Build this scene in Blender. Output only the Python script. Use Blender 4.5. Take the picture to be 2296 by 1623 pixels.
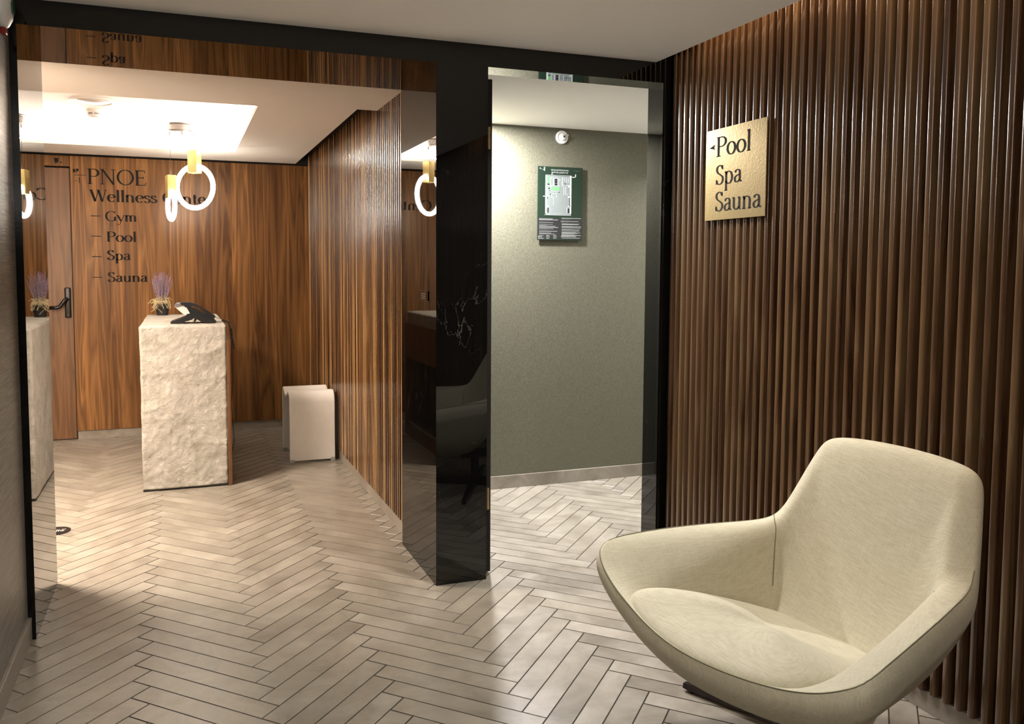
import bpy, bmesh, math, random
from mathutils import Vector, Matrix
random.seed(7)
PI = math.pi
for o in list(bpy.data.objects): bpy.data.objects.remove(o)
sc = bpy.context.scene
col = sc.collection

# ------------------------------------------------------------------ camera
F_PX, PCX, PCY = 1856.05, 1074.79, 724.70
YAW, PITCH, ROLL = 0.3481, 0.0668, 0.0034
CAM = Vector((-1.056, -3.4652, 1.4203))
fw = Vector((math.sin(YAW)*math.cos(PITCH), math.cos(YAW)*math.cos(PITCH), -math.sin(PITCH)))
r0 = Vector((math.cos(YAW), -math.sin(YAW), 0)); u0 = r0.cross(fw)
rr = r0*math.cos(ROLL)+u0*math.sin(ROLL); uu = -r0*math.sin(ROLL)+u0*math.cos(ROLL)
cd = bpy.data.cameras.new('camera'); cam = bpy.data.objects.new('camera', cd); col.objects.link(cam)
m = Matrix.Identity(4)
for i in range(3):
    m[i][0] = rr[i]; m[i][1] = uu[i]; m[i][2] = -fw[i]; m[i][3] = CAM[i]
cam.matrix_world = m
cd.sensor_fit = 'HORIZONTAL'; cd.sensor_width = 36; cd.lens = 36*F_PX/2296
cd.shift_x = (1148-PCX)/2296; cd.shift_y = -(811.5-PCY)/2296
cd.clip_start = 0.05
sc.camera = cam

# ------------------------------------------------------------------ world, view
w = bpy.data.worlds.new('world'); sc.world = w; w.use_nodes = True
w.node_tree.nodes['Background'].inputs[0].default_value = (0.01, 0.01, 0.01, 1)
w.node_tree.nodes['Background'].inputs[1].default_value = 1
vs = sc.view_settings
vs.view_transform = 'Standard'; vs.look = 'None'; vs.gamma = 1; vs.use_curve_mapping = False
vs.exposure = 0.6

# ------------------------------------------------------------------ lamps (recessed downlights of lobby and corridor, plus an added ceiling fill)
def lamp(name, loc, power, color, size=0.1, aim=(0, 0, -1), kind='AREA', spread=None, spot=None, blend=.5, size_y=None):
    d = bpy.data.lights.new(name, kind); d.energy = power; d.color = color
    if kind == 'AREA':
        d.shape = 'DISK' if size_y is None else 'RECTANGLE'; d.size = size
        if size_y: d.size_y = size_y
        if spread: d.spread = spread
    elif kind == 'SPOT':
        d.spot_size = spot; d.spot_blend = blend; d.shadow_soft_size = size
    else: d.shadow_soft_size = size
    o = bpy.data.objects.new(name, d); col.objects.link(o)
    o.location = loc; o.rotation_euler = Vector(aim).to_track_quat('-Z', 'Y').to_euler()
    return o
WARM = (1.0, .80, .58); NEUT = (1.0, .95, .88); COOL = (1.0, .98, 1.0)
SPREAD = math.radians(125)
lamp('lobby_downlight', (.40, -.72, 2.385), 12, NEUT, .12, spread=SPREAD)
lamp('lobby_downlight', (-.9, -4.2, 2.385), 2, NEUT, .14, spread=SPREAD)
lamp('corridor_downlight', (.63, 1.12, 2.31), 84, COOL, .10)
lamp('corridor_downlight', (2.55, .7, 2.31), 22, (1, .97, .85), .1, spread=math.radians(150))
lamp('reception_downlight', (-2.25, 1.15, 2.31), 108, (1, .85, .70), .55, spread=math.radians(150))
lamp('ceiling_fill', (-.9, -3.4, 1.9), 32, NEUT, .3, aim=(.1, .25, 1))  # added fill without a known fixture, lifts the lobby ceiling from behind the camera
lamp('slat_top_light', (1.125, -1.6, 2.55), 9, (1, .70, .45), .04, size_y=2.6)

# ------------------------------------------------------------------ material helpers
def mat(name):
    m = bpy.data.materials.new(name); m.use_nodes = True
    nt = m.node_tree; b = nt.nodes['Principled BSDF']
    return m, nt, b
def N(nt, t, **k):
    n = nt.nodes.new(t)
    for a, v in k.items(): setattr(n, a, v)
    return n
def L(nt, a, b): nt.links.new(a, b)
def plain(name, c, rough=.5, metal=0, ior=1.5, coat=0, bump=0, bscale=200, var=0.06):
    m, nt, b = mat(name)
    b.inputs['Roughness'].default_value = rough; b.inputs['Metallic'].default_value = metal; b.inputs['IOR'].default_value = ior
    b.inputs['Coat Weight'].default_value = coat
    tc = N(nt, 'ShaderNodeTexCoord'); n = N(nt, 'ShaderNodeTexNoise'); n.inputs['Scale'].default_value = bscale*.1; n.inputs['Detail'].default_value = 4
    L(nt, tc.outputs['Object'], n.inputs['Vector'])
    mx = N(nt, 'ShaderNodeMix', data_type='RGBA'); mx.inputs[6].default_value = (*[x*(1-var) for x in c], 1); mx.inputs[7].default_value = (*[min(1, x*(1+var)) for x in c], 1)
    L(nt, n.outputs[0], mx.inputs[0]); L(nt, mx.outputs[2], b.inputs['Base Color'])
    if bump:
        n2 = N(nt, 'ShaderNodeTexNoise'); n2.inputs['Scale'].default_value = bscale; n2.inputs['Detail'].default_value = 6
        L(nt, tc.outputs['Object'], n2.inputs['Vector'])
        bp = N(nt, 'ShaderNodeBump'); bp.inputs['Strength'].default_value = bump; bp.inputs['Distance'].default_value = .002
        L(nt, n2.outputs[0], bp.inputs['Height']); L(nt, bp.outputs[0], b.inputs['Normal'])
    return m
def ramp(nt, pts, interp='LINEAR'):
    r = N(nt, 'ShaderNodeValToRGB'); r.color_ramp.interpolation = interp
    e = r.color_ramp.elements
    while len(e) < len(pts): e.new(.5)
    for k, (p, c) in enumerate(pts): e[k].position = p; e[k].color = (*c, 1)
    return r
def mapping(nt, sc_, src='Object', loc=(0, 0, 0), rot=(0, 0, 0)):
    tc = N(nt, 'ShaderNodeTexCoord'); mp = N(nt, 'ShaderNodeMapping')
    mp.inputs['Scale'].default_value = sc_; mp.inputs['Location'].default_value = loc; mp.inputs['Rotation'].default_value = rot
    L(nt, tc.outputs[src], mp.inputs['Vector']); return mp

def wood(name, dark, mid, light, rough=.35, panel=None, island=False, gx=1, coat=.0, axis='X', streak=.5, fine=.35, ivar=.34, spec=.5):
    """walnut veneer, grain along Z; panel = width of the veneer leaves along axis"""
    m, nt, b = mat(name)
    tc = N(nt, 'ShaderNodeTexCoord'); sep = N(nt, 'ShaderNodeSeparateXYZ'); L(nt, tc.outputs['Object'], sep.inputs[0])
    off = None
    add = N(nt, 'ShaderNodeVectorMath', operation='ADD'); L(nt, tc.outputs['Object'], add.inputs[0])
    rndv = None
    if panel:
        dv = N(nt, 'ShaderNodeMath', operation='DIVIDE'); L(nt, sep.outputs['XYZ'.index(axis)], dv.inputs[0]); dv.inputs[1].default_value = panel
        fl = N(nt, 'ShaderNodeMath', operation='FLOOR'); L(nt, dv.outputs[0], fl.inputs[0])
        wn = N(nt, 'ShaderNodeTexWhiteNoise', noise_dimensions='1D'); L(nt, fl.outputs[0], wn.inputs['W'])
        rndv = wn.outputs['Value']
    if island:
        g = N(nt, 'ShaderNodeNewGeometry'); rndv = g.outputs['Random Per Island']
    if rndv:
        ml = N(nt, 'ShaderNodeMath', operation='MULTIPLY'); L(nt, rndv, ml.inputs[0]); ml.inputs[1].default_value = 37.0
        cb = N(nt, 'ShaderNodeCombineXYZ'); L(nt, ml.outputs[0], cb.inputs[0]); L(nt, ml.outputs[0], cb.inputs[2]); L(nt, ml.outputs[0], cb.inputs[1])
        L(nt, cb.outputs[0], add.inputs[1])
    mp = N(nt, 'ShaderNodeMapping'); mp.inputs['Scale'].default_value = (7*gx, 7*gx, .42); L(nt, add.outputs[0], mp.inputs['Vector'])
    n1 = N(nt, 'ShaderNodeTexNoise'); n1.inputs['Scale'].default_value = 1.0; n1.inputs['Detail'].default_value = 3; n1.inputs['Distortion'].default_value = .5
    L(nt, mp.outputs[0], n1.inputs['Vector'])
    # growth rings as contour lines of the slow noise
    mu = N(nt, 'ShaderNodeMath', operation='MULTIPLY'); L(nt, n1.outputs[0], mu.inputs[0]); mu.inputs[1].default_value = 16
    fr = N(nt, 'ShaderNodeMath', operation='PINGPONG'); L(nt, mu.outputs[0], fr.inputs[0]); fr.inputs[1].default_value = 1
    mp2 = N(nt, 'ShaderNodeMapping'); mp2.inputs['Scale'].default_value = (90*gx, 90*gx, 2.0); L(nt, add.outputs[0], mp2.inputs['Vector'])
    n2 = N(nt, 'ShaderNodeTexNoise'); n2.inputs['Scale'].default_value = 1; n2.inputs['Detail'].default_value = 5; L(nt, mp2.outputs[0], n2.inputs['Vector'])
    mp3 = N(nt, 'ShaderNodeMapping'); mp3.inputs['Scale'].default_value = (11*gx, 11*gx, .2); mp3.inputs['Location'].default_value = (3, 5, 1); L(nt, add.outputs[0], mp3.inputs['Vector'])
    n3 = N(nt, 'ShaderNodeTexNoise'); n3.inputs['Scale'].default_value = 1; n3.inputs['Detail'].default_value = 2; L(nt, mp3.outputs[0], n3.inputs['Vector'])
    s1 = N(nt, 'ShaderNodeMath', operation='MULTIPLY'); L(nt, fr.outputs[0], s1.inputs[0]); s1.inputs[1].default_value = .24
    s2 = N(nt, 'ShaderNodeMath', operation='MULTIPLY_ADD'); L(nt, n2.outputs[0], s2.inputs[0]); s2.inputs[1].default_value = fine; L(nt, s1.outputs[0], s2.inputs[2])
    s3 = N(nt, 'ShaderNodeMath', operation='MULTIPLY_ADD'); L(nt, n3.outputs[0], s3.inputs[0]); s3.inputs[1].default_value = .45; L(nt, s2.outputs[0], s3.inputs[2])
    val = s3.outputs[0]
    if rndv:
        s4 = N(nt, 'ShaderNodeMath', operation='MULTIPLY_ADD'); L(nt, rndv, s4.inputs[0]); s4.inputs[1].default_value = ivar if island else .14; L(nt, val, s4.inputs[2])
        s5 = N(nt, 'ShaderNodeMath', operation='SUBTRACT'); L(nt, s4.outputs[0], s5.inputs[0]); s5.inputs[1].default_value = ivar/2 if island else .07; val = s5.outputs[0]
    of = (fine-.35)/2; rp = ramp(nt, [(.30+of, dark), (.55+of, mid), (.85+of, light)]); L(nt, val, rp.inputs[0])
    # pale sapwood streaks: narrow ridges of a slow noise
    sb = N(nt, 'ShaderNodeMath', operation='SUBTRACT'); L(nt, n3.outputs[0], sb.inputs[0]); sb.inputs[1].default_value = .56
    ab = N(nt, 'ShaderNodeMath', operation='ABSOLUTE'); L(nt, sb.outputs[0], ab.inputs[0])
    rs = ramp(nt, [(0, (1, 1, 1)), (.018, (.0, .0, .0))]); L(nt, ab.outputs[0], rs.inputs[0])
    sm = N(nt, 'ShaderNodeMath', operation='MULTIPLY'); L(nt, rs.outputs[0], sm.inputs[0]); sm.inputs[1].default_value = streak
    mx = N(nt, 'ShaderNodeMix', data_type='RGBA'); L(nt, sm.outputs[0], mx.inputs[0]); L(nt, rp.outputs[0], mx.inputs[6]); mx.inputs[7].default_value = (*[min(1, c*2.3) for c in mid], 1)
    L(nt, mx.outputs[2], b.inputs['Base Color'])
    b.inputs['Roughness'].default_value = rough; b.inputs['Specular IOR Level'].default_value = spec; b.inputs['Coat Weight'].default_value = coat; b.inputs['Coat Roughness'].default_value = .16
    bp = N(nt, 'ShaderNodeBump'); bp.inputs['Strength'].default_value = .15; bp.inputs['Distance'].default_value = .001
    L(nt, n2.outputs[0], bp.inputs['Height']); L(nt, bp.outputs[0], b.inputs['Normal'])
    return m

def marble(name):
    m, nt, b = mat(name)
    mp = mapping(nt, (1.5, 1.5, 1.1))
    n = N(nt, 'ShaderNodeTexNoise'); n.inputs['Scale'].default_value = 1.3; n.inputs['Detail'].default_value = 7; n.inputs['Roughness'].default_value = .62; n.inputs['Distortion'].default_value = .8
    L(nt, mp.outputs[0], n.inputs['Vector'])
    sb = N(nt, 'ShaderNodeMath', operation='SUBTRACT'); L(nt, n.outputs[0], sb.inputs[0]); sb.inputs[1].default_value = .50
    ab = N(nt, 'ShaderNodeMath', operation='ABSOLUTE'); L(nt, sb.outputs[0], ab.inputs[0])
    r = ramp(nt, [(0, (.8, .8, .8)), (.0012, (.25, .25, .25)), (.003, (0, 0, 0))]); L(nt, ab.outputs[0], r.inputs[0])
    mp2 = mapping(nt, (2.3, 2.3, 1.6), loc=(4, 2, 7)); n2 = N(nt, 'ShaderNodeTexNoise'); n2.inputs['Scale'].default_value = 1.4; n2.inputs['Detail'].default_value = 3
    L(nt, mp2.outputs[0], n2.inputs['Vector'])
    r2 = ramp(nt, [(.54, (0, 0, 0)), (.74, (1, 1, 1))]); L(nt, n2.outputs[0], r2.inputs[0])
    mu = N(nt, 'ShaderNodeMath', operation='MULTIPLY'); L(nt, r.outputs[0], mu.inputs[0]); L(nt, r2.outputs[0], mu.inputs[1])
    mx = N(nt, 'ShaderNodeMix', data_type='RGBA'); L(nt, mu.outputs[0], mx.inputs[0]); mx.inputs[6].default_value = (.0035, .0035, .0032, 1); mx.inputs[7].default_value = (.13, .125, .11, 1)
    L(nt, mx.outputs[2], b.inputs['Base Color'])
    b.inputs['Roughness'].default_value = .015; b.inputs['IOR'].default_value = 1.52
    return m

def tile(name, island=True):
    m, nt, b = mat(name)
    mp = mapping(nt, (1, 1, 1))
    add = N(nt, 'ShaderNodeVectorMath', operation='ADD'); L(nt, mp.outputs[0], add.inputs[0])
    g = N(nt, 'ShaderNodeNewGeometry')
    ml = N(nt, 'ShaderNodeMath', operation='MULTIPLY'); L(nt, g.outputs['Random Per Island'], ml.inputs[0]); ml.inputs[1].default_value = 50
    cb = N(nt, 'ShaderNodeCombineXYZ'); L(nt, ml.outputs[0], cb.inputs[2]); L(nt, cb.outputs[0], add.inputs[1])
    n = N(nt, 'ShaderNodeTexNoise'); n.inputs['Scale'].default_value = 3.6; n.inputs['Detail'].default_value = 8; n.inputs['Roughness'].default_value = .66; n.inputs['Distortion'].default_value = .6
    L(nt, add.outputs[0], n.inputs['Vector'])
    rp = ramp(nt, [(.30, (.165, .144, .114)), (.5, (.250, .223, .183)), (.70, (.33, .302, .256))]); L(nt, n.outputs[0], rp.inputs[0])
    # per-tile tone
    mr = N(nt, 'ShaderNodeMapRange'); L(nt, g.outputs['Random Per Island'], mr.inputs[0]); mr.inputs[3].default_value = .93; mr.inputs[4].default_value = 1.06
    vm = N(nt, 'ShaderNodeVectorMath', operation='SCALE'); L(nt, rp.outputs[0], vm.inputs[0]); L(nt, mr.outputs[0], vm.inputs['Scale'])
    # small dark pits
    v = N(nt, 'ShaderNodeTexVoronoi'); v.inputs['Scale'].default_value = 45; L(nt, mp.outputs[0], v.inputs['Vector'])
    rv = ramp(nt, [(.04, (.45, .42, .38)), (.09, (1, 1, 1))]); L(nt, v.outputs['Distance'], rv.inputs[0])
    nn = N(nt, 'ShaderNodeTexNoise'); nn.inputs['Scale'].default_value = 9; L(nt, mp.outputs[0], nn.inputs['Vector'])
    rn = ramp(nt, [(.5, (0, 0, 0)), (.62, (1, 1, 1))]); L(nt, nn.outputs[0], rn.inputs[0])
    mx = N(nt, 'ShaderNodeMix', data_type='RGBA', blend_type='MULTIPLY'); L(nt, rn.outputs[0], mx.inputs[0]); L(nt, vm.outputs[0], mx.inputs[6]); L(nt, rv.outputs[0], mx.inputs[7])
    L(nt, mx.outputs[2], b.inputs['Base Color'])
    n4 = N(nt, 'ShaderNodeTexNoise'); n4.inputs['Scale'].default_value = 70; n4.inputs['Detail'].default_value = 5; L(nt, mp.outputs[0], n4.inputs['Vector'])
    rr_ = N(nt, 'ShaderNodeMapRange'); L(nt, n.outputs[0], rr_.inputs[0]); rr_.inputs[3].default_value = .20; rr_.inputs[4].default_value = .48
    L(nt, rr_.outputs[0], b.inputs['Roughness'])
    bp = N(nt, 'ShaderNodeBump'); bp.inputs['Strength'].default_value = .25; bp.inputs['Distance'].default_value = .0012
    L(nt, n4.outputs[0], bp.inputs['Height']); L(nt, bp.outputs[0], b.inputs['Normal'])
    return m

def stone(name):
    m, nt, b = mat(name)
    mp = mapping(nt, (1, 1, 1))
    n = N(nt, 'ShaderNodeTexNoise'); n.inputs['Scale'].default_value = 9; n.inputs['Detail'].default_value = 8; n.inputs['Roughness'].default_value = .65
    L(nt, mp.outputs[0], n.inputs['Vector'])
    rp = ramp(nt, [(.3, (.37, .34, .28)), (.5, (.47, .44, .385)), (.7, (.57, .54, .48))]); L(nt, n.outputs[0], rp.inputs[0])
    L(nt, rp.outputs[0], b.inputs['Base Color']); b.inputs['Roughness'].default_value = .75
    n2 = N(nt, 'ShaderNodeTexNoise'); n2.inputs['Scale'].default_value = 34; n2.inputs['Detail'].default_value = 10; n2.inputs['Roughness'].default_value = .72; n2.inputs['Distortion'].default_value = .4
    L(nt, mp.outputs[0], n2.inputs['Vector'])
    bp = N(nt, 'ShaderNodeBump'); bp.inputs['Strength'].default_value = 1; bp.inputs['Distance'].default_value = .016
    L(nt, n2.outputs[0], bp.inputs['Height']); L(nt, bp.outputs[0], b.inputs['Normal'])
    return m

def fabric(name, c1, c2):
    m, nt, b = mat(name)
    outs = []
    for scl in ((45, 45, 1100), (1100, 45, 45), (45, 1100, 45)):
        mp = mapping(nt, scl, src='Object', rot=(.1, .2, .3)); n = N(nt, 'ShaderNodeTexNoise'); n.inputs['Scale'].default_value = .55; n.inputs['Detail'].default_value = 3
        L(nt, mp.outputs[0], n.inputs['Vector']); outs.append(n.outputs[0])
    a = N(nt, 'ShaderNodeMath', operation='ADD'); L(nt, outs[0], a.inputs[0]); L(nt, outs[1], a.inputs[1])
    a2 = N(nt, 'ShaderNodeMath', operation='ADD'); L(nt, a.outputs[0], a2.inputs[0]); L(nt, outs[2], a2.inputs[1])
    d = N(nt, 'ShaderNodeMath', operation='DIVIDE'); L(nt, a2.outputs[0], d.inputs[0]); d.inputs[1].default_value = 3
    rp = ramp(nt, [(.38, c1), (.62, c2)]); L(nt, d.outputs[0], rp.inputs[0]); L(nt, rp.outputs[0], b.inputs['Base Color'])
    b.inputs['Roughness'].default_value = .9; b.inputs['Sheen Weight'].default_value = .15; b.inputs['Specular IOR Level'].default_value = .2
    bp = N(nt, 'ShaderNodeBump'); bp.inputs['Strength'].default_value = .5; bp.inputs['Distance'].default_value = .0012
    L(nt, d.outputs[0], bp.inputs['Height']); L(nt, bp.outputs[0], b.inputs['Normal'])
    return m

def wallpaper(name, c1, c2, scl, rough=.5, dist=.0008, strength=.5):
    m, nt, b = mat(name)
    mp = mapping(nt, scl); n = N(nt, 'ShaderNodeTexNoise'); n.inputs['Scale'].default_value = 1; n.inputs['Detail'].default_value = 5; n.inputs['Roughness'].default_value = .6
    L(nt, mp.outputs[0], n.inputs['Vector'])
    rp = ramp(nt, [(.35, c1), (.65, c2)]); L(nt, n.outputs[0], rp.inputs[0]); L(nt, rp.outputs[0], b.inputs['Base Color'])
    b.inputs['Roughness'].default_value = rough
    bp = N(nt, 'ShaderNodeBump'); bp.inputs['Strength'].default_value = strength; bp.inputs['Distance'].default_value = dist
    L(nt, n.outputs[0], bp.inputs['Height']); L(nt, bp.outputs[0], b.inputs['Normal'])
    return m

def glow(name, c, s):
    m, nt, b = mat(name); b.inputs['Base Color'].default_value = (*c, 1)
    b.inputs['Emission Color'].default_value = (*c, 1); b.inputs['Emission Strength'].default_value = s
    n = N(nt, 'ShaderNodeTexNoise'); n.inputs['Scale'].default_value = 3
    return m

M = {}
M['marble'] = marble('black_marble')
M['tile'] = tile('stone_tile')
M['grout'] = plain('grout', (.028, .021, .015), .9)
M['paint'] = plain('ceiling_paint', (.90, .88, .85), .85, bump=.15, bscale=300, var=.02)
M['paintin'] = plain('ceiling_paint_warm', (.80, .76, .71), .8, bump=.1, bscale=300, var=.02)
M['veneer'] = wood('walnut_veneer', (.075, .030, .009), (.185, .086, .027), (.32, .165, .060), .30, panel=.31, streak=.5, fine=.16, spec=.25)
M['doorwood'] = wood('walnut_door', (.070, .030, .011), (.15, .070, .026), (.22, .108, .042), .34, streak=.1, fine=.16)
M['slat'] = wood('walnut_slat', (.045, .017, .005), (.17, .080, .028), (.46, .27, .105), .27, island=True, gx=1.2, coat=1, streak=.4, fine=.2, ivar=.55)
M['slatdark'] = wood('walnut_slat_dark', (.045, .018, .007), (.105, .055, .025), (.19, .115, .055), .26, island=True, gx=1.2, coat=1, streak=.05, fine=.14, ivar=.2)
M['backing'] = plain('dark_backing', (.012, .006, .004), .8)
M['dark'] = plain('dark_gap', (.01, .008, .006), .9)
M['green'] = wallpaper('green_wallcovering', (.080, .077, .053), (.126, .121, .086), (230, 230, 140), .45, .0014, .8)
M['grey'] = wallpaper('grey_grain_wallcovering', (.12, .11, .095), (.24, .22, .19), (4, 9, 160), .4, .0015, .6)
M['stone'] = stone('rough_stone')
M['fabric'] = fabric('linen_fabric', (.44, .405, .295), (.575, .54, .41))
M['piping'] = plain('piping_thread', (.16, .15, .09), .9)
M['steel'] = plain('dark_steel', (.06, .05, .055), .28, metal=.85)
M['brass'] = plain('brushed_brass', (.62, .47, .24), .27, metal=.9, bump=.2, bscale=120)
M['brassblock'] = plain('brass_block', (.78, .62, .26), .35, metal=.55)
M['ink'] = plain('sign_ink', (.007, .004, .003), .9)
M['blackplastic'] = plain('black_plastic', (.012, .012, .012), .3)
M['blacksatin'] = plain('black_satin_metal', (.012, .011, .011), .22, metal=.2)
M['pot'] = plain('pot_plastic', (.02, .02, .02), .6)
M['white'] = plain('white_plastic', (.75, .74, .71), .4)
M['stoolw'] = plain('white_solid_surface', (.90, .87, .82), .5)
M['lightplastic'] = plain('light_plastic', (.55, .53, .5), .45)
M['greyplastic'] = plain('grey_plastic', (.10, .10, .10), .5)
M['clear'] = plain('clear_pad', (.42, .42, .38), .3)
M['lav'] = plain('lavender_bloom', (.22, .13, .32), .9, var=.5, bscale=900)
M['stem'] = plain('lavender_stem', (.42, .36, .30), .9, var=.3)
M['moss'] = plain('pale_dry_moss', (.72, .60, .36), .95, var=.25)
M['ring'] = glow('ring_light', (1, .93, .82), 22)
M['strip'] = glow('cove_led', (1, .87, .74), 300)
M['signgreen'] = plain('plan_board', (.008, .019, .011), .4)
M['planwhite'] = plain('plan_white', (.36, .38, .36), .5)
M['plangrey'] = plain('plan_grey', (.145, .165, .16), .5)
M['plangreen'] = plain('plan_green', (.10, .26, .11), .5)
M['planblack'] = plain('plan_black', (.012, .012, .012), .5)
M['red'] = plain('red_lens', (.25, .01, .01), .3)
M['greenlens'] = plain('green_lens', (.03, .10, .05), .3)
M['towel'] = plain('towel', (.7, .66, .6), .95, bump=.5, bscale=300)
M['wicker'] = plain('wicker', (.32, .25, .18), .8, var=.3)
M['behind'] = plain('rear_wall_paint', (.10, .09, .08), .8)

# ------------------------------------------------------------------ mesh builder
class MB:
    def __init__(s): s.v = []; s.f = []
    def add(s, vs, fs, T=None):
        o = len(s.v)
        for p in vs:
            p = Vector(p); s.v.append(tuple(T @ p if T else p))
        s.f += [tuple(i+o for i in f) for f in fs]
        return s
    def box(s, a, b, T=None, bev=0):
        x0, y0, z0 = a; x1, y1, z1 = b
        if bev:
            bm = bmesh.new(); bmesh.ops.create_cube(bm, size=1)
            for v in bm.verts: v.co = Vector(((x0+x1)/2+v.co.x*(x1-x0), (y0+y1)/2+v.co.y*(y1-y0), (z0+z1)/2+v.co.z*(z1-z0)))
            bmesh.ops.bevel(bm, geom=list(bm.edges), offset=bev, segments=3, affect='EDGES', profile=.5)
            bm.verts.index_update()
            s.add([v.co.copy() for v in bm.verts], [[v.index for v in f.verts] for f in bm.faces], T); bm.free(); return s
        return s.add([(x0, y0, z0), (x1, y0, z0), (x1, y1, z0), (x0, y1, z0), (x0, y0, z1), (x1, y0, z1), (x1, y1, z1), (x0, y1, z1)],
                     [(0, 3, 2, 1), (4, 5, 6, 7), (0, 1, 5, 4), (1, 2, 6, 5), (2, 3, 7, 6), (3, 0, 4, 7)], T)
    def prism(s, poly, a, b, axis='Z', T=None):
        n = len(poly)
        def mk(p, t):
            return {'Z': (p[0], p[1], t), 'Y': (p[0], t, p[1]), 'X': (t, p[0], p[1])}[axis]
        vs = [mk(p, a) for p in poly]+[mk(p, b) for p in poly]
        fs = [tuple(range(n))[::-1], tuple(range(n, 2*n))]+[(i, (i+1) % n, n+(i+1) % n, n+i) for i in range(n)]
        return s.add(vs, fs, T)
    def tube(s, pts, r, n=8, caps=True, T=None):
        pts = [Vector(p) for p in pts]; rs = r if isinstance(r, (list, tuple)) else [r]*len(pts)
        up = Vector((0, 0, 1)); vs = []; fs = []; prev = None
        for i, p in enumerate(pts):
            t = (pts[min(i+1, len(pts)-1)]-pts[max(i-1, 0)]).normalized()
            if prev is None:
                a = t.orthogonal().normalized()
            else:
                a = (prev-t*prev.dot(t)); a = a.normalized() if a.length > 1e-6 else t.orthogonal().normalized()
            prev = a; b = t.cross(a)
            for k in range(n):
                an = 2*PI*k/n; vs.append(p+a*math.cos(an)*rs[i]+b*math.sin(an)*rs[i])
        for i in range(len(pts)-1):
            for k in range(n): fs.append((i*n+k, i*n+(k+1) % n, (i+1)*n+(k+1) % n, (i+1)*n+k))
        if caps: fs.append(tuple(range(n))[::-1]); fs.append(tuple((len(pts)-1)*n+k for k in range(n)))
        return s.add(vs, fs, T)
    def lathe(s, prof, n=32, T=None, axis='Z'):
        vs = []; fs = []
        for r, z in prof:
            for k in range(n):
                a = 2*PI*k/n; c = (r*math.cos(a), r*math.sin(a), z)
                vs.append({'Z': c, 'Y': (c[0], z, c[1]), 'X': (z, c[0], c[1])}[axis])
        for i in range(len(prof)-1):
            for k in range(n): fs.append((i*n+k, i*n+(k+1) % n, (i+1)*n+(k+1) % n, (i+1)*n+k))
        fs.append(tuple(range(n))[::-1]); fs.append(tuple((len(prof)-1)*n+k for k in range(n)))
        return s.add(vs, fs, T)
    def torus(s, R, r, n=72, k=16, T=None):
        vs = []; fs = []
        for i in range(n):
            a = 2*PI*i/n
            for j in range(k):
                b = 2*PI*j/k; vs.append(((R+r*math.cos(b))*math.cos(a), r*math.sin(b), (R+r*math.cos(b))*math.sin(a)))
        for i in range(n):
            for j in range(k): fs.append((i*k+j, ((i+1) % n)*k+j, ((i+1) % n)*k+(j+1) % k, i*k+(j+1) % k))
        return s.add(vs, fs, T)
    def build(s, name, m, parent=None, smooth=False, kind=None, autos=None):
        me = bpy.data.meshes.new(name); me.from_pydata(s.v, [], s.f); me.update()
        bm = bmesh.new(); bm.from_mesh(me); bmesh.ops.recalc_face_normals(bm, faces=bm.faces); bm.to_mesh(me); bm.free()
        me.materials.append(m)
        if smooth or autos:
            for p in me.polygons: p.use_smooth = True
        if autos: me.set_sharp_from_angle(angle=autos)
        o = bpy.data.objects.new(name, me); col.objects.link(o)
        if parent: o.parent = parent; o.matrix_parent_inverse = parent.matrix_world.inverted()
        if kind: o['kind'] = kind
        return o
def tag(o, label, cat, group=None):
    o['label'] = label; o['category'] = cat
    if group: o['group'] = group
    return o
def thing(name, label, cat, loc, rz=0, group=None):
    o = bpy.data.objects.new(name, None); col.objects.link(o); o.empty_display_size = .05
    o.location = loc; o.rotation_euler = (0, 0, rz)
    o.matrix_world = Matrix.Translation(loc) @ Matrix.Rotation(rz, 4, 'Z')
    return tag(o, label, cat, group)
def local(t):  # matrix for points given in the thing's own frame
    return t.matrix_world.copy()
def struct(name, mb, m, **k): return mb.build(name, m, kind='structure', **k)

# ================================================================== SETTING
H = 2.30; ZC = 2.393; D = .593; DD = .134; XL = -1.594; WL = -1.62; XP = .239; XD = 1.128
XS = 1.165; YB = 4.008; YC = 1.437; ZI = 2.32; ZT = 2.49
# ---- herringbone floor: real tiles on a dark grout bed
W_, L_ = .0845, .558
g = MB(); g.box((-2.95, -5.25, -.03), (3.05, 4.15, -.002)); floor = struct('floor', g, M['grout'])
g = MB(); gap = .0022
u00 = -3.02*W_-L_; v00 = -9.82*W_
def uv2xy(u, v): return ((u-v)/math.sqrt(2), (u+v)/math.sqrt(2))
def addtile(u_a, u_b, v_a, v_b):
    c = [uv2xy(u, v) for u, v in ((u_a+gap, v_a+gap), (u_b-gap, v_a+gap), (u_b-gap, v_b-gap), (u_a+gap, v_b-gap))]
    cx = sum(p[0] for p in c)/4; cy = sum(p[1] for p in c)/4
    if not (-2.7 < cx < 2.75 and -5.0 < cy < 4.2): return
    if cx < -1.9 and cy < .5: return
    if cx > 1.5 and (cy < -.1 or cy > 1.8): return
    n = len(g.v); e = .0012
    cc = [(p[0]+(cx-p[0])*.004, p[1]+(cy-p[1])*.004) for p in c]
    g.v += [(p[0], p[1], -.004) for p in c]+[(p[0], p[1], -e) for p in c]+[(p[0], p[1], 0) for p in cc]
    for i in range(4):
        j = (i+1) % 4; g.f.append((n+i, n+j, n+4+j, n+4+i)); g.f.append((n+4+i, n+4+j, n+8+j, n+8+i))
    g.f.append((n+8, n+9, n+10, n+11))
for mm in range(-9, 10):
    for k in range(-110, 110):
        bu = u00+k*W_+mm*(L_+W_); bv = v00+k*W_+mm*(W_-L_)
        addtile(bu, bu+L_, bv, bv+W_)
        addtile(bu+L_, bu+L_+W_, bv+W_-L_, bv+W_)
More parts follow.
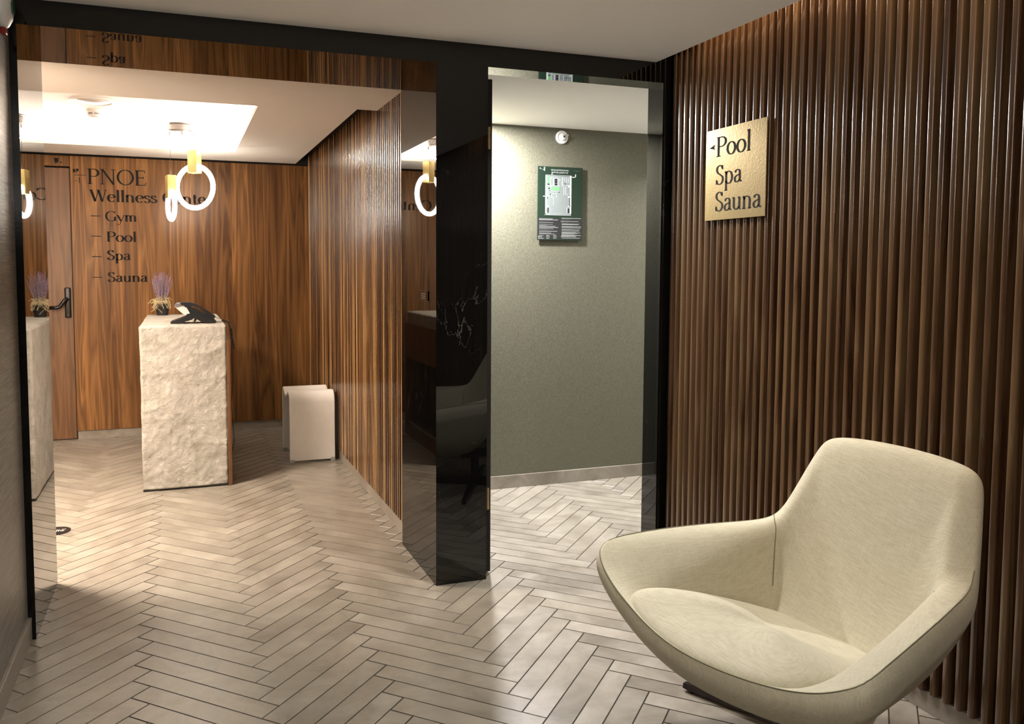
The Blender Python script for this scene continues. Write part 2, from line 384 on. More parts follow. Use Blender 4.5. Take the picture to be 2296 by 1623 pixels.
g.build('floor_tiles', M['tile'], floor)

# ---- ceilings
g = MB(); g.box((WL-.03, -5.2, ZC), (1.086, -.001, ZC+.02)); struct('ceiling', g, M['paint'])
g = MB(); g.box((1.05, -5.2, 2.62), (1.34, .1, 2.66)); g.box((1.06, -5.2, ZC+.02), (1.086, -.001, 2.62)); struct('trim_1', g, M['dark'])
OX0, OX1, OY0, OY1 = -2.35, -.62, 1.385, 3.385
g = MB()
g.box((-2.85, D, ZI), (OX0, 3.935, ZI+.025)); g.box((OX1, 1.28, ZI), (-.08, 3.935, ZI+.025)); g.box((OX1, D, ZI), (.06, 1.28, ZI+.025))
g.box((OX0, D, ZI), (OX1, OY0, ZI+.025)); g.box((OX0, OY1, ZI), (OX1, 3.935, ZI+.025))
struct('ceiling', g, M['paintin'])
e = .13
g = MB(); g.box((OX0-e, OY0-e, ZT), (OX1+e, OY1+e, ZT+.02))
g.box((OX0-e-.02, OY0-e, ZI+.025), (OX0-e, OY1+e, ZT)); g.box((OX1+e, OY0-e, ZI+.025), (OX1+e+.02, OY1+e, ZT))
g.box((OX0-e, OY0-e-.02, ZI+.025), (OX1+e, OY0-e, ZT)); g.box((OX0-e, OY1+e, ZI+.025), (OX1+e, OY1+e+.02, ZT))
struct('ceiling', g, M['paintin'])
g = MB(); g.box((-2.9, 3.88, 2.40), (.2, 4.1, 2.42)); g.box((-.12, 1.25, 2.40), (.2, 4.1, 2.42)); struct('trim_2', g, M['dark'])
g = MB(); g.box((XP, DD+.002, ZI), (3.0, YC, ZI+.02)); struct('ceiling', g, M['paint'])

# ---- cove LED strips lying on the ledge of the lit ceiling recess
t = thing('cove_light', 'warm hidden light strips around the bright recess in the reception ceiling', 'light', (-1.5, 2.4, ZI+.026))
for a, b in (((OX0+.1, OY1+.075, ZI+.03), (OX1-.02, OY1+.095, ZI+.042)), ((OX1+.075, OY0+.9, ZI+.03), (OX1+.095, OY1-.05, ZI+.042))):
    MB().box(a, b).build('light_strip', M['strip'], t)

# ---- marble portal: left post, pillar between the openings, lintels, right post
g = MB()
g.box((WL, 0, 0), (XL, D, H)); g.box((0, 0, 0), (XP, D, H)); g.box((XD, 0, 0), (1.21, DD, H))
struct('wall_portal', g, M['marble'])
g = MB(); g.box((WL, 0, H), (XP, D, ZC+.03)); g.box((XP, 0, H), (1.21, DD, ZC+.03))
struct('wall_portal', g, M['marble'])

# ---- walls
g = MB(); g.box((WL-.08, -5.2, 0), (WL, 0, 2.6)); struct('wall_left', g, M['grey'])
g = MB(); g.box((WL-.001, -5.2, 0), (WL+.013, -.002, .088), bev=.002); struct('baseboard_left', g, M['tile'])
g = MB(); g.box((1.212, -5.2, .0), (1.28, 0, 2.6)); g.box((1.212, -.002, 0), (1.28, DD, 2.6)); wr = struct('wall_right', g, M['backing'])
def slats(x0, x1, y_first, pitch, n, wd, z0, z1, sgn, rad=.007):
    """vertical walnut battens with rounded noses; x0 = nose, x1 = back"""
    g = MB()
    for k in range(n):
        y = y_first+sgn*pitch*k; ya, yb = (y-wd, y) if sgn < 0 else (y, y+wd)
        zt = z1+random.uniform(-.002, .002)
        q_ = rad*.6; poly = [(x1, ya), (x0+q_, ya), (x0+q_*.3, ya+q_*.3), (x0, ya+q_), (x0, yb-rad), (x0+rad*.13, yb-rad*.5), (x0+rad*.5, yb-rad*.13), (x0+rad, yb), (x1, yb)]
        g.prism(poly, z0, zt)
    return g
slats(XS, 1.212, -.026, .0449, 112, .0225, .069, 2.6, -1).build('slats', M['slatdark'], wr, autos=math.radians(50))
g = MB(); g.box((1.177, -5.2, 0), (1.212, -.001, .068), bev=.0015); struct('baseboard_right', g, M['tile'])
g = MB(); g.box((WL-.08, -5.28, 0), (1.28, -5.2, 2.66)); struct('wall_rear', g, M['behind'])

# reception back wall: veneer panels with a shadow joint, door bay at the left
g = MB()
g.box((-1.862, YB-.022, .072), (.2, YB+.06, 2.309)); g.box((-2.9, YB-.004, 2.226), (-1.866, YB+.06, 2.309))
struct('wall_back', g, M['veneer'])
g = MB(); g.box((-2.9, YB+.05, 0), (.2, YB+.09, 2.41)); struct('wall_back', g, M['dark'])
g = MB(); g.box((-2.9, YB+.0, 2.312), (.2, YB+.06, 2.40)); struct('trim_3', g, M['dark'])
g = MB()
x = -1.86
while x < .03:
    x2 = min(x+.59, .06); g.box((x+.001, YB-.012, 0), (x2-.001, YB+.01, .070)); x = x2
struct('baseboard_back', g, M['tile'])
g = MB(); g.box((-2.98, D, 0), (-2.9, YB+.09, 2.41)); struct('wall_side', g, M['veneer'])
g = MB(); g.box((-2.9, D-.06, 0), (WL, D, 2.41)); struct('wall_side', g, M['paintin'])
g = MB(); g.box((.066, D, 0), (.12, YB+.05, 2.41)); wi = struct('wall_slatted', g, M['backing'])
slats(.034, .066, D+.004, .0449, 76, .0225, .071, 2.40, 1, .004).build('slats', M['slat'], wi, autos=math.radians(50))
g = MB(); g.box((.042, D+.001, 0), (.066, YB-.03, .070), bev=.0015); struct('baseboard_side', g, M['tile'])
# corridor
g = MB(); g.box((XP, YC, 0), (3.0, YC+.08, 2.36)); struct('wall_corridor', g, M['green'])
g = MB(); g.box((XP, YC-.013, 0), (3.0, YC, .083), bev=.002); struct('baseboard_corridor', g, M['tile'])
g = MB(); g.box((.14, D, 0), (XP, YC, 2.36)); struct('wall_corridor', g, M['green'])
g = MB(); g.box((1.28, DD-.07, 0), (3.0, DD, 2.36)); struct('wall_corridor', g, M['green'])
g = MB(); g.box((3.0, DD, 0), (3.06, YC, 2.36)); struct('wall_corridor', g, M['paint'])

# ---- doors
g = MB(); g.box((-2.82, YB-.002, .006), (-1.869, YB+.04, 2.212), bev=.002)
door = g.build('door_1', M['doorwood'], kind='structure')
h = MB(); h.box((-1.930, YB-.022, 1.003), (-1.884, YB-.003, 1.250), bev=.009)
plate = h.build('door_handle', M['blacksatin'], door, autos=.6)
h = MB()
h.tube([(-1.906, YB-.015, 1.155), (-1.906, YB-.055, 1.155)], .011, 12)
h.tube([(-1.906, YB-.055, 1.158), (-1.925, YB-.062, 1.148), (-1.945, YB-.066, 1.118), (-1.962, YB-.068, 1.095), (-1.99, YB-.068, 1.088), (-2.035, YB-.066, 1.088)], [.016, .016, .0155, .015, .014, .0155], 14)
h.build('lever', M['blacksatin'], plate, smooth=True)
h = MB(); h.lathe([(0.0001, 0), (.006, 0), (.006, .003), (.0001, .003)], 12, T=Matrix.Translation((-1.906, YB-.024, 1.03)), axis='Y'); h.build('lock_pin', M['steel'], plate)
g = MB(); g.box((-1.869, YB+.003, 0), (-1.855, YB+.04, 2.226)); struct('trim_4', g, M['dark'])
# black leaf standing open behind the pillar, brass hinges on its edge
g = MB(); g.box((.246, .06, .012), (.281, .95, 2.262)); d2 = g.build('door_2', M['dark'], kind='structure')
for z in (2.0, .36):
    h = MB(); h.box((.2405, .040, z-.045), (.247, .10, z+.045)); h.tube([(.262, .050, z-.05), (.262, .050, z+.05)], .008, 12)
    h.build('hinge', M['brass'], d2)

# ================================================================== LETTERING (serif pen strokes)
def arc(cx, cy, rx, ry, a0, a1, n=18):
    return [(cx+rx*math.cos(math.radians(a0+(a1-a0)*i/n)), cy+ry*math.sin(math.radians(a0+(a1-a0)*i/n))) for i in range(n+1)]
def spl(P, n=7):
    out = []; Q = [P[0]]+P+[P[-1]]
    for i in range(1, len(Q)-2):
        for k in range(n):
            t = k/n; a, b, c, d = Q[i-1], Q[i], Q[i+1], Q[i+2]
            out.append(tuple(.5*((2*b[j])+(-a[j]+c[j])*t+(2*a[j]-5*b[j]+4*c[j]-d[j])*t*t+(-a[j]+3*b[j]-3*c[j]+d[j])*t**3) for j in (0, 1)))
    return out+[P[-1]]
def sf(x, y, w=.12): return ('s', [(x-w, y), (x+w, y)])
G = {
 'P': (.66, [[(.16, 0), (.16, 1)], [(.16, .98), (.36, .98)]+arc(.36, .74, .25, .24, 90, -90)+[(.16, .5)], sf(.16, .015, .13), sf(.12, .985, .08)]),
 'N': (.92, [('t', [(.16, 0), (.16, 1)]), [(.16, 1), (.76, 0)], ('t', [(.76, 0), (.76, 1)]), sf(.16, .015), sf(.76, .985), sf(.1, .985, .08)]),
 'O': (.96, [arc(.48, .5, .41, .49, 90, 450, 40)]),
 'E': (.68, [[(.16, 0), (.16, 1)], ('t', [(.06, .98), (.58, .98), (.60, .84)]), ('t', [(.16, .52), (.5, .52)]), ('s', [(.5, .44), (.5, .6)]), ('t', [(.06, .02), (.6, .02), (.64, .18)])]),
 'W': (1.08, [[(.08, 1), (.33, 0)], ('t', [(.33, 0), (.55, .95)]), [(.53, 1), (.78, 0)], ('t', [(.78, 0), (1.0, 1)]), sf(.08, .985), sf(.53, .985, .09), sf(1.0, .985, .09)]),
 'C': (.78, [arc(.46, .5, .38, .49, 45, 318, 34), ('s', [(.72, .74), (.74, .98)])]),
 'G': (.86, [arc(.46, .5, .38, .49, 45, 312, 34), [(.74, .42), (.74, .06)], sf(.74, .43, .11), ('s', [(.70, .76), (.72, .98)])]),
 'S': (.60, [spl([(.47, .82), (.40, .95), (.28, .985), (.13, .90), (.10, .74), (.18, .60), (.34, .50), (.48, .38), (.50, .20), (.40, .05), (.26, .015), (.13, .08), (.08, .22)]), ('s', [(.49, .76), (.49, .98)]), ('s', [(.07, .02), (.07, .27)])]),
 'o': (.60, [arc(.30, .32, .23, .31, 90, 450, 32)]),
 'l': (.30, [[(.15, 0), (.15, 1.04)], sf(.15, .015, .1), ('s', [(.04, 1.0), (.15, 1.04)])]),
 'p': (.64, [[(.14, -.34), (.14, .63)], arc(.31, .31, .22, .31, 150, -150, 26), sf(.14, -.33, .1), ('s', [(.03, .58), (.14, .63)])]),
 'a': (.54, [spl([(.09, .50), (.16, .60), (.28, .625), (.38, .56), (.40, .42)])+[(.40, .08), (.46, .02), (.53, .05)], spl([(.40, .38), (.22, .34), (.10, .26), (.08, .14), (.14, .03), (.26, .02), (.40, .13)])]),
 'u': (.66, [[(.14, .62)]+[(.14, .2)]+arc(.30, .19, .16, .175, 180, 290, 10)+[(.5, .16)], [(.5, .62), (.5, .03), (.6, .02)], ('s', [(.03, .605), (.14, .62)]), ('s', [(.39, .605), (.5, .62)])]),
 'n': (.66, [[(.14, 0), (.14, .62)], [(.14, .46)]+arc(.31, .42, .18, .19, 150, 0, 12)+[(.49, 0)], sf(.14, .015, .1), sf(.49, .015, .1), ('s', [(.03, .58), (.14, .63)])]),
 'm': (.98, [[(.14, 0), (.14, .62)], [(.14, .46)]+arc(.29, .43, .16, .18, 150, 0, 12)+[(.45, 0)], [(.46, .46)]+arc(.62, .43, .17, .18, 150, 0, 12)+[(.79, 0)], sf(.14, .015, .09), sf(.46, .015, .09), sf(.79, .015, .09), ('s', [(.03, .58), (.14, .63)])]),
 'e': (.54, [[(.07, .35), (.49, .37)]+arc(.28, .34, .21, .285, 8, 180, 20)+arc(.29, .30, .22, .29, 185, 315, 14)]),
 's': (.44, [spl([(.35, .50), (.28, .60), (.18, .615), (.09, .54), (.10, .43), (.22, .34), (.35, .26), (.37, .13), (.28, .03), (.16, .015), (.07, .10)]), ('s', [(.36, .46), (.36, .61)]), ('s', [(.06, .02), (.06, .17)])]),
 't': (.38, [[(.16, .82), (.16, .14)]+spl([(.16, .14), (.2, .04), (.28, .02), (.37, .07)]), ('s', [(.03, .60), (.35, .60)])]),
 'r': (.46, [[(.14, 0), (.14, .62)], [(.14, .42)]+spl([(.14, .44), (.24, .58), (.34, .61), (.42, .57)]), sf(.14, .015, .11), ('s', [(.03, .58), (.14, .63)])]),
 'y': (.60, [[(.07, .61), (.32, .04)], ('t', [(.54, .61), (.28, -.16)]+spl([(.28, -.16), (.22, -.30), (.12, -.34), (.04, -.28)])), sf(.07, .605, .08), sf(.54, .605, .07)]),
 '-': (.5, [('d', [(.02, .33), (.46, .33)])]),
 '1': (.4, [[(.22, 0), (.22, .95)], ('s', [(.06, .8), (.22, .95)]), sf(.22, .015, .12)]),
 ' ': (.34, []),
}
def stroke(pts, wid, kind):
    """outline of a broad-nib stroke: thick on the verticals, thin across"""
    P = [p for i, p in enumerate(pts) if i == 0 or math.dist(p, pts[i-1]) > 1e-4]
    lo, hi = .048, .105*wid
    quads = []
    Lp, Rp = [], []
    for i, p in enumerate(P):
        a = P[max(i-1, 0)]; b = P[min(i+1, len(P)-1)]
        dx, dy = b[0]-a[0], b[1]-a[1]; l = math.hypot(dx, dy) or 1
        dx, dy = dx/l, dy/l
        if kind == 's': w_ = .042
        elif kind == 't': w_ = .055
        elif kind == 'd': w_ = .06
        else: w_ = lo+(hi-lo)*abs(dy)**1.6
        Lp.append((p[0]-dy*w_/2, p[1]+dx*w_/2)); Rp.append((p[0]+dy*w_/2, p[1]-dx*w_/2))
    for i in range(len(P)-1): quads.append([Lp[i], Lp[i+1], Rp[i+1], Rp[i]])
    return quads
def text_mb(txt, width, cap, fr, bold=1.0, thick=.002, kern=.0):
    """fr(x, y, t) -> 3D point; x along the line (0..width), y up, t off the wall"""
    adv = sum(G[c][0]+kern for c in txt); sx = width/adv; mb = MB(); x = 0
    for ch in txt:
        wd, st = G[ch]
        for s_ in st:
            kind = 'n'
            if isinstance(s_, tuple): kind, s_ = s_
            for q in stroke(s_, bold, kind):
                o = len(mb.v)
                for p in q: mb.v.append(tuple(fr((x+p[0])*sx, p[1]*cap, thick)))
                for p in q: mb.v.append(tuple(fr((x+p[0])*sx, p[1]*cap, 0)))
                mb.f += [(o, o+1, o+2, o+3), (o, o+4, o+5, o+1), (o+1, o+5, o+6, o+2), (o+2, o+6, o+7, o+3), (o+3, o+7, o+4, o)]
        x += wd+kern
    return mb

# ---- directory lettering on the veneer wall
YW = YB-.022
def back_fr(x0, z0): return lambda x, y, t: (x0+x, YW-.0005-t*.5, z0+y)
t = thing('wall_lettering', 'dark serif directory lettering, PNOE Wellness Center, on the walnut back wall', 'lettering', (-1.73, YW, 1.9))
for txt, x0, z0, wd, cap in (('PNOE', -1.74, 2.090, .45, .122), ('Wellness Center', -1.722, 1.950, .95, .094),
                             ('Gym', -1.612, 1.792, .245, .082), ('Pool', -1.608, 1.625, .232, .082), ('Spa', -1.606, 1.475, .180, .080), ('Sauna', -1.605, 1.295, .306, .080)):
    text_mb(txt, wd, cap, back_fr(x0, z0), 1.2 if txt == 'PNOE' else 1.55).build('text_line', M['ink'], t)
for z in (1.832, 1.668, 1.502, 1.333):
    MB().box((-1.72, YW-.0015, z-.003), (-1.645, YW-.0003, z+.003)).build('dash', M['ink'], t)
g = MB(); g.box((-1.862+.02, YW-.0015, 2.178), (-1.822, YW-.0003, 2.205)); g.box((-1.832, YW-.0015, 2.155), (-1.745, YW-.0003, 2.159))
g.box((-1.817, YW-.0015, 2.172), (-1.812, YW-.0003, 2.208)); g.box((-1.812, YW-.0015, 2.188), (-1.80, YW-.0003, 2.208))
g.build('pictogram', M['ink'], t)
text_mb('-1', .045, .045, back_fr(-1.832, 2.095), 1.2).build('floor_number', M['ink'], t)
t = thing('door_pictogram', 'small dark square pictogram on the panel above the walnut door', 'sign', (-1.96, YB-.004, 2.27))
g = MB(); g.box((-1.975, YB-.0056, 2.255), (-1.945, YB-.0042, 2.285)); g.box((-1.98, YB-.0056, 2.283), (-1.94, YB-.0042, 2.288)); g.box((-1.932, YB-.0056, 2.25), (-1.922, YB-.0042, 2.262)); g.box((-1.968, YB-.0056, 2.243), (-1.958, YB-.0042, 2.255))
g.build('pictogram', M['ink'], t)
# ---- mirror image of a wall plate, built solid on the pillar reveal
t = thing('mirrored_plate', 'slim black plate added as the mirror image of a wall plate on the marble pillar reveal', 'reflection', (0, .186, 1.292))
MB().box((-.004, .118, 1.270), (0, .254, 1.315), bev=.001).build('plate', M['marble'], t)
for k in range(3): MB().box((-.0048, .150, 1.279+k*.010), (-.0038, .222, 1.283+k*.010)).build('mirrored_line', M['greyplastic'], t)

# ---- brass sign on the slats
t = thing('wall_sign', 'square brass sign reading Pool, Spa, Sauna fixed to the slatted wall', 'sign', (XS, -.525, 1.83))
g = MB(); g.box((1.146, -.729, 1.631), (1.150, -.327, 2.022), bev=.0008); g.build('plate', M['brass'], t)
for y in (-.70, -.36):
    for z in (1.66, 1.99): MB().tube([(1.150, y, z), (XS+.004, y, z)], .006, 10).build('standoff', M['steel'], t)
def sign_fr(y0, z0): return lambda x, y, t: (1.1458-t*.3, y0-x, z0+y)
for txt, y0, z0, wd in (('Pool', -.400, 1.903, .236), ('Spa', -.400, 1.782, .180), ('Sauna', -.400, 1.668, .306)):
    text_mb(txt, wd, .083, sign_fr(y0, z0), 1.15).build('text_line', M['ink'], t)
MB().prism([(-.352, 1.945), (-.393, 1.957), (-.385, 1.945), (-.393, 1.936)], 1.1452, 1.1458, 'X').build('arrow', M['ink'], t)

# ---- evacuation plan
t = thing('evacuation_plan', 'dark green evacuation plan board on the corridor wall under the round alarm', 'sign', (1.27, YC, 1.83))
PX0, PX1, PZ0, PZ1 = 1.110, 1.430, 1.600, 2.070; PY = YC-.014
g = MB(); g.box((PX0, PY-.003, PZ0), (PX1, PY+.002, PZ1), bev=.001); g.build('board', M['signgreen'], t)
g = MB(); g.box((PX0+.06, PY+.002, PZ0+.08), (PX1-.06, YC, PZ1-.08)); g.build('mount', M['dark'], t)
# pixel frame of the close-up crop -> board
def bx_(mb, x0, y0, x1, y1, lay=0):
    f = lambda x, y: (PX0+(x-(185-(y-190)*.015))/785*(PX1-PX0), PZ1-(y-190-(x-185)*.03)/1265*(PZ1-PZ0))
    a = f(x0, y0); b = f(x1, y1); mb.box((a[0], PY-.0036-lay*.0004, min(a[1], b[1])), (b[0], PY-.0031, max(a[1], b[1])))
g = MB(); bx_(g, 180, 1070, 950, 1452); g.build('text_field', M['planblack'], t)
g = MB(); bx_(g, 325, 345, 752, 1040, 1); g.build('floor_shape', M['plangrey'], t)
g = MB()
for q in ((315, 335, 332, 1005), (315, 335, 765, 352), (740, 350, 757, 1010), (318, 995, 757, 1010), (285, 1022, 757, 1040), (757, 368, 845, 384), (832, 325, 845, 384), (422, 305, 432, 340), (270, 698, 320, 712),
          (325, 515, 560, 528), (450, 395, 462, 515), (450, 390, 535, 402), (522, 395, 534, 520), (398, 530, 408, 620), (398, 610, 560, 622), (330, 885, 750, 897), (600, 380, 608, 540), (555, 400, 561, 450), (635, 385, 641, 440), (670, 385, 676, 470), (705, 385, 711, 470), (610, 510, 720, 518), (628, 540, 636, 680), (660, 540, 668, 680), (660, 672, 740, 680),
          (412, 655, 505, 662), (412, 655, 419, 725), (498, 655, 505, 725), (412, 720, 470, 726), (444, 726, 449, 860), (700, 515, 738, 552), (335, 680, 375, 710), (700, 695, 738, 730), (332, 860, 370, 890), (700, 870, 740, 890), (390, 395, 400, 520), (390, 385, 430, 400), (375, 900, 384, 995), (680, 900, 690, 995),
          (290, 207, 305, 270), (262, 243, 278, 250), (220, 215, 228, 238), (220, 232, 245, 240)):
    bx_(g, *q, 2)
random.seed(3)
for x0, x1 in ((185, 545), (575, 930)):
    y = 1085
    while y < (1350 if x0 < 300 else 1440):
        bx_(g, x0+(0 if random.random() < .2 else 14), y, x0+random.uniform(.35, 1)*(x1-x0), y+4.5, 2); y += random.choice((10, 11, 12, 22))
for x0 in (185, 300, 420):
    for y in (1375, 1385, 1400, 1418, 1430): bx_(g, x0+18, y, x0+random.uniform(60, 100), y+4.5, 2)
bx_(g, 183, 1383, 198, 1400, 2); bx_(g, 183, 1415, 198, 1432, 2)
g.build('drawing', M['planwhite'], t)
g = MB()
for q in ((340, 360, 388, 490), (408, 542, 560, 606)): bx_(g, *q, 3)
g.build('green_zone', M['plangreen'], t)
g = MB()
for q in ((470, 405, 518, 438), (470, 442, 518, 478), (470, 484, 518, 520), (335, 902, 345, 985), (356, 902, 368, 985), (692, 915, 724, 995), (725, 735, 733, 880), (345, 488, 382, 508), (360, 560, 392, 575), (380, 595, 393, 610), (385, 660, 398, 680), (540, 625, 555, 640), (642, 482, 660, 500), (338, 715, 348, 745), (705, 682, 735, 694)):
    g = MB(); bx_(g, *q, 3); g.build('symbol', M['planblack'], t)
def blender_text(s, size, loc, rot, m, parent, name):
    cu = bpy.data.curves.new('txt', 'FONT'); cu.body = s; cu.size = size; cu.align_x = 'CENTER'; cu.extrude = .0002
    o = bpy.data.objects.new('txt', cu); col.objects.link(o)
    dg = bpy.context.evaluated_depsgraph_get(); me = bpy.data.meshes.new_from_object(o.evaluated_get(dg)); bpy.data.objects.remove(o)
    me.materials.clear(); me.materials.append(m)
    q = bpy.data.objects.new(name, me); col.objects.link(q); me.transform(Matrix.Translation(loc) @ rot)
    q.parent = parent; q.matrix_parent_inverse = parent.matrix_world.inverted(); return q
RX = Matrix.Rotation(PI/2, 4, 'X')
blender_text('EVACUATION PLAN', .0135, (PX0+.155, PY-.0036, PZ1-.026), RX, M['planwhite'], t, 'heading')
blender_text('ΧΑΡΤΗΣ ΔΙΑΦΥΓΗΣ', .0125, (PX0+.155, PY-.0036, PZ1-.041), RX, M['planwhite'], t, 'heading')
g = MB(); bx_(g, 800, 262, 925, 268, 2); bx_(g, 850, 275, 875, 279, 2); g.build('fine_print', M['plangrey'], t)

# ---- round sounder on corridor wall
t = thing('wall_alarm', 'round white alarm high on the green corridor wall', 'alarm', (1.282, YC, 2.261))
T = Matrix.Translation((1.282, YC, 2.261)) @ Matrix.Rotation(PI, 4, 'Z')
MB().lathe([(.042, 0), (.043, .006), (.041, .012), (.034, .016), (.033, .012), (.024, .012)], 36, T=T, axis='Y').build('base', M['white'], t, autos=.7)
MB().lathe([(.024, .010), (.023, .022), (.015, .028), (.0005, .030)], 28, T=T, axis='Y').build('dome', M['white'], t, smooth=True)
MB().lathe([(.007, .026), (.006, .036), (.0005, .038)], 16, T=Matrix.Translation((.005, -.0, .002)) @ T, axis='Y').build('nozzle', M['blackplastic'], t, smooth=True)
MB().box((1.318, YC-.006, 2.272), (1.330, YC, 2.282)).build('clip', M['white'], t)

# ---- beacon at the top of the left wall
t = thing('wall_beacon', 'round white beacon with a green mark at the top of the grey left wall', 'alarm', (WL, -.13, 2.315))
T = Matrix.Translation((WL, -.135, 2.318))
MB().lathe([(.070, 0), (.072, .012), (.066, .022), (.045, .034), (.0005, .040)], 36, T=T, axis='X').build('housing', M['white'], t, autos=.9)
MB().lathe([(.026, .036), (.024, .042), (.0005, .043)], 20, T=T, axis='X').build('lens', M['greenlens'], t, autos=.9)
MB().box((WL, -.150, 2.225), (WL+.018, -.120, 2.247), bev=.003).build('indicator', M['red'], t)

# ================================================================== PENDANT LAMP
t = thing('pendant_lamp', 'ring pendant lamp with brass blocks hanging from a round chrome canopy in reception', 'lamp', (-1.02, 3.25, ZT))
PC = (-1.02, 3.25)
M['chrome'] = plain('brushed_steel', (.20, .18, .17), .35, metal=.8)
MB().lathe([(.113, ZT), (.113, ZT-.006), (.100, ZT-.010), (.104, ZT-.05), (.098, ZT-.056), (.098, ZT-.066), (.0005, ZT-.066)], 48, T=Matrix.Translation((PC[0], PC[1], 0))).build('canopy', M['chrome'], t, autos=.5)
for i, (dx, dy) in enumerate(((-.078, .01), (.008, -.08), (.094, .01))):
    MB().lathe([(.007, ZT-.064), (.007, ZT-.083), (.004, ZT-.088), (.0005, ZT-.088)], 14, T=Matrix.Translation((PC[0]+dx, PC[1]+dy, 0))).build('cable_grip', M['chrome'], t, autos=.5)
for (cx, zt, R, tr, an) in ((-.926, 2.303, .158, .0175, 36), (-1.098, 2.108, .1055, .0170, 76)):
    MB().tube([(cx, 3.25, ZT-.06), (cx, 3.25, zt-.01)], .0017, 8).build('cable', M['blackplastic'], t)
    T = Matrix.Translation((cx, 3.25, zt)) @ Matrix.Rotation(-math.radians(an), 4, 'Z')
    MB().box((-.040, -.033, -.173), (.040, .033, 0), T=T, bev=.004).build('holder', M['brassblock'], t, autos=.5)
    zc = zt-.173+.055-R
    MB().torus(R, tr, T=T @ Matrix.Translation((0, -.0, zc-zt))).build('light_ring', M['ring'], t, smooth=True)

# ---- speaker and detector in the bright recess
t = thing('ceiling_speaker', 'round white ceiling speaker in the bright ceiling recess', 'speaker', (-1.56, 2.50, ZT))
MB().lathe([(.135, ZT), (.135, ZT-.006), (.122, ZT-.010), (.116, ZT-.004), (.0005, ZT-.004)], 48, T=Matrix.Translation((-1.56, 2.5, 0))).build('bezel', M['white'], t, autos=.4)
MB().lathe([(.095, ZT-.004), (.09, ZT-.010), (.05, ZT-.016), (.0005, ZT-.017)], 40, T=Matrix.Translation((-1.56, 2.5, 0))).build('grille', M['lightplastic'], t, autos=.5)
t = thing('smoke_detector', 'small smoke detector hanging behind the round speaker in the ceiling recess', 'detector', (-1.575, 2.86, ZT))
Tt = Matrix.Translation((-1.575, 2.86, 0))
MB().lathe([(.058, ZT), (.058, ZT-.012), (.050, ZT-.020), (.050, ZT-.034), (.044, ZT-.044), (.030, ZT-.050), (.0005, ZT-.051)], 36, T=Tt).build('housing', M['white'], t, autos=.5)
g = MB()
for k in range(8):
    for zz in (.024, .030):
        g.box((.0495, -.014, ZT-zz-.0015), (.052, .014, ZT-zz+.0015), T=Tt @ Matrix.Rotation(k*PI/4+.3, 4, 'Z'))
g.build('vent_slot', M['greyplastic'], t)

# ================================================================== RECEPTION DESK
t = thing('reception_desk', 'rough hewn stone reception desk with a walnut side, lavender pot and phone on top', 'desk', (-1.03, 2.75, 0))
bm = bmesh.new(); DX0, DX1, DY0, DY1, DZ0, DZ1 = -1.296, -.774, 2.085, 3.40, .012, 1.052
nx, ny, nz = 60, 90, 120
from mathutils import noise
def rough(P, n):
    """split-face relief: broad flakes plus fine pitting"""
    q = Vector(P)
    q2 = q+.06*Vector((noise.noise(q*5), noise.noise(q*5+Vector((9, 0, 0))), noise.noise(q*5+Vector((0, 9, 0)))))
    a = noise.fractal(q2*2.6+Vector((3, 1, 7)), 1.0, 2.1, 6)
    f = noise.noise(Vector((q2.x*2.0+q2.z*.7, q2.y*3, q2.z*4.4-q2.x*1.2))+Vector((5, 5, 1)))
    fl = abs(f)**.45
    r = noise.fractal(Vector((q.x*26+q.z*9, q.y*22, q.z*20-q.x*9)), .7, 2.1, 4)
    return .011*a-.014*fl+.0035*r
def grid(o, a, b, na, nb, nrm, amp):
    vs = []
    for i in range(na+1):
        r = []
        for j in range(nb+1):
            P = Vector(o)+Vector(a)*(i/na)+Vector(b)*(j/nb)
            r.append(P)
        vs.append(r)
    return vs
cache = {}
def vert(P):
    k = (round(P.x, 5), round(P.y, 5), round(P.z, 5))
    if k not in cache: cache[k] = bm.verts.new(P)
    return cache[k]
faces = [((DX0, DY0, DZ0), (DX1-DX0, 0, 0), (0, 0, DZ1-DZ0), nx, nz), ((DX0, DY1, DZ0), (DX1-DX0, 0, 0), (0, 0, DZ1-DZ0), nx, nz),
         ((DX0, DY0, DZ0), (0, DY1-DY0, 0), (0, 0, DZ1-DZ0), ny, nz), ((DX1, DY0, DZ0), (0, DY1-DY0, 0), (0, 0, DZ1-DZ0), ny, nz),
         ((DX0, DY0, DZ1), (DX1-DX0, 0, 0), (0, DY1-DY0, 0), nx, ny), ((DX0, DY0, DZ0), (DX1-DX0, 0, 0), (0, DY1-DY0, 0), nx, ny)]
for o, a, b, na, nb in faces:
    gr = grid(o, a, b, na, nb, None, 0)
    for i in range(na):
        for j in range(nb):
            if o[0] == DX1 and a[1] and 5 <= i < na-3 and 12 <= j < 75: continue
            bm.faces.new([vert(gr[i][j]), vert(gr[i+1][j]), vert(gr[i+1][j+1]), vert(gr[i][j+1])])
bmesh.ops.recalc_face_normals(bm, faces=bm.faces)
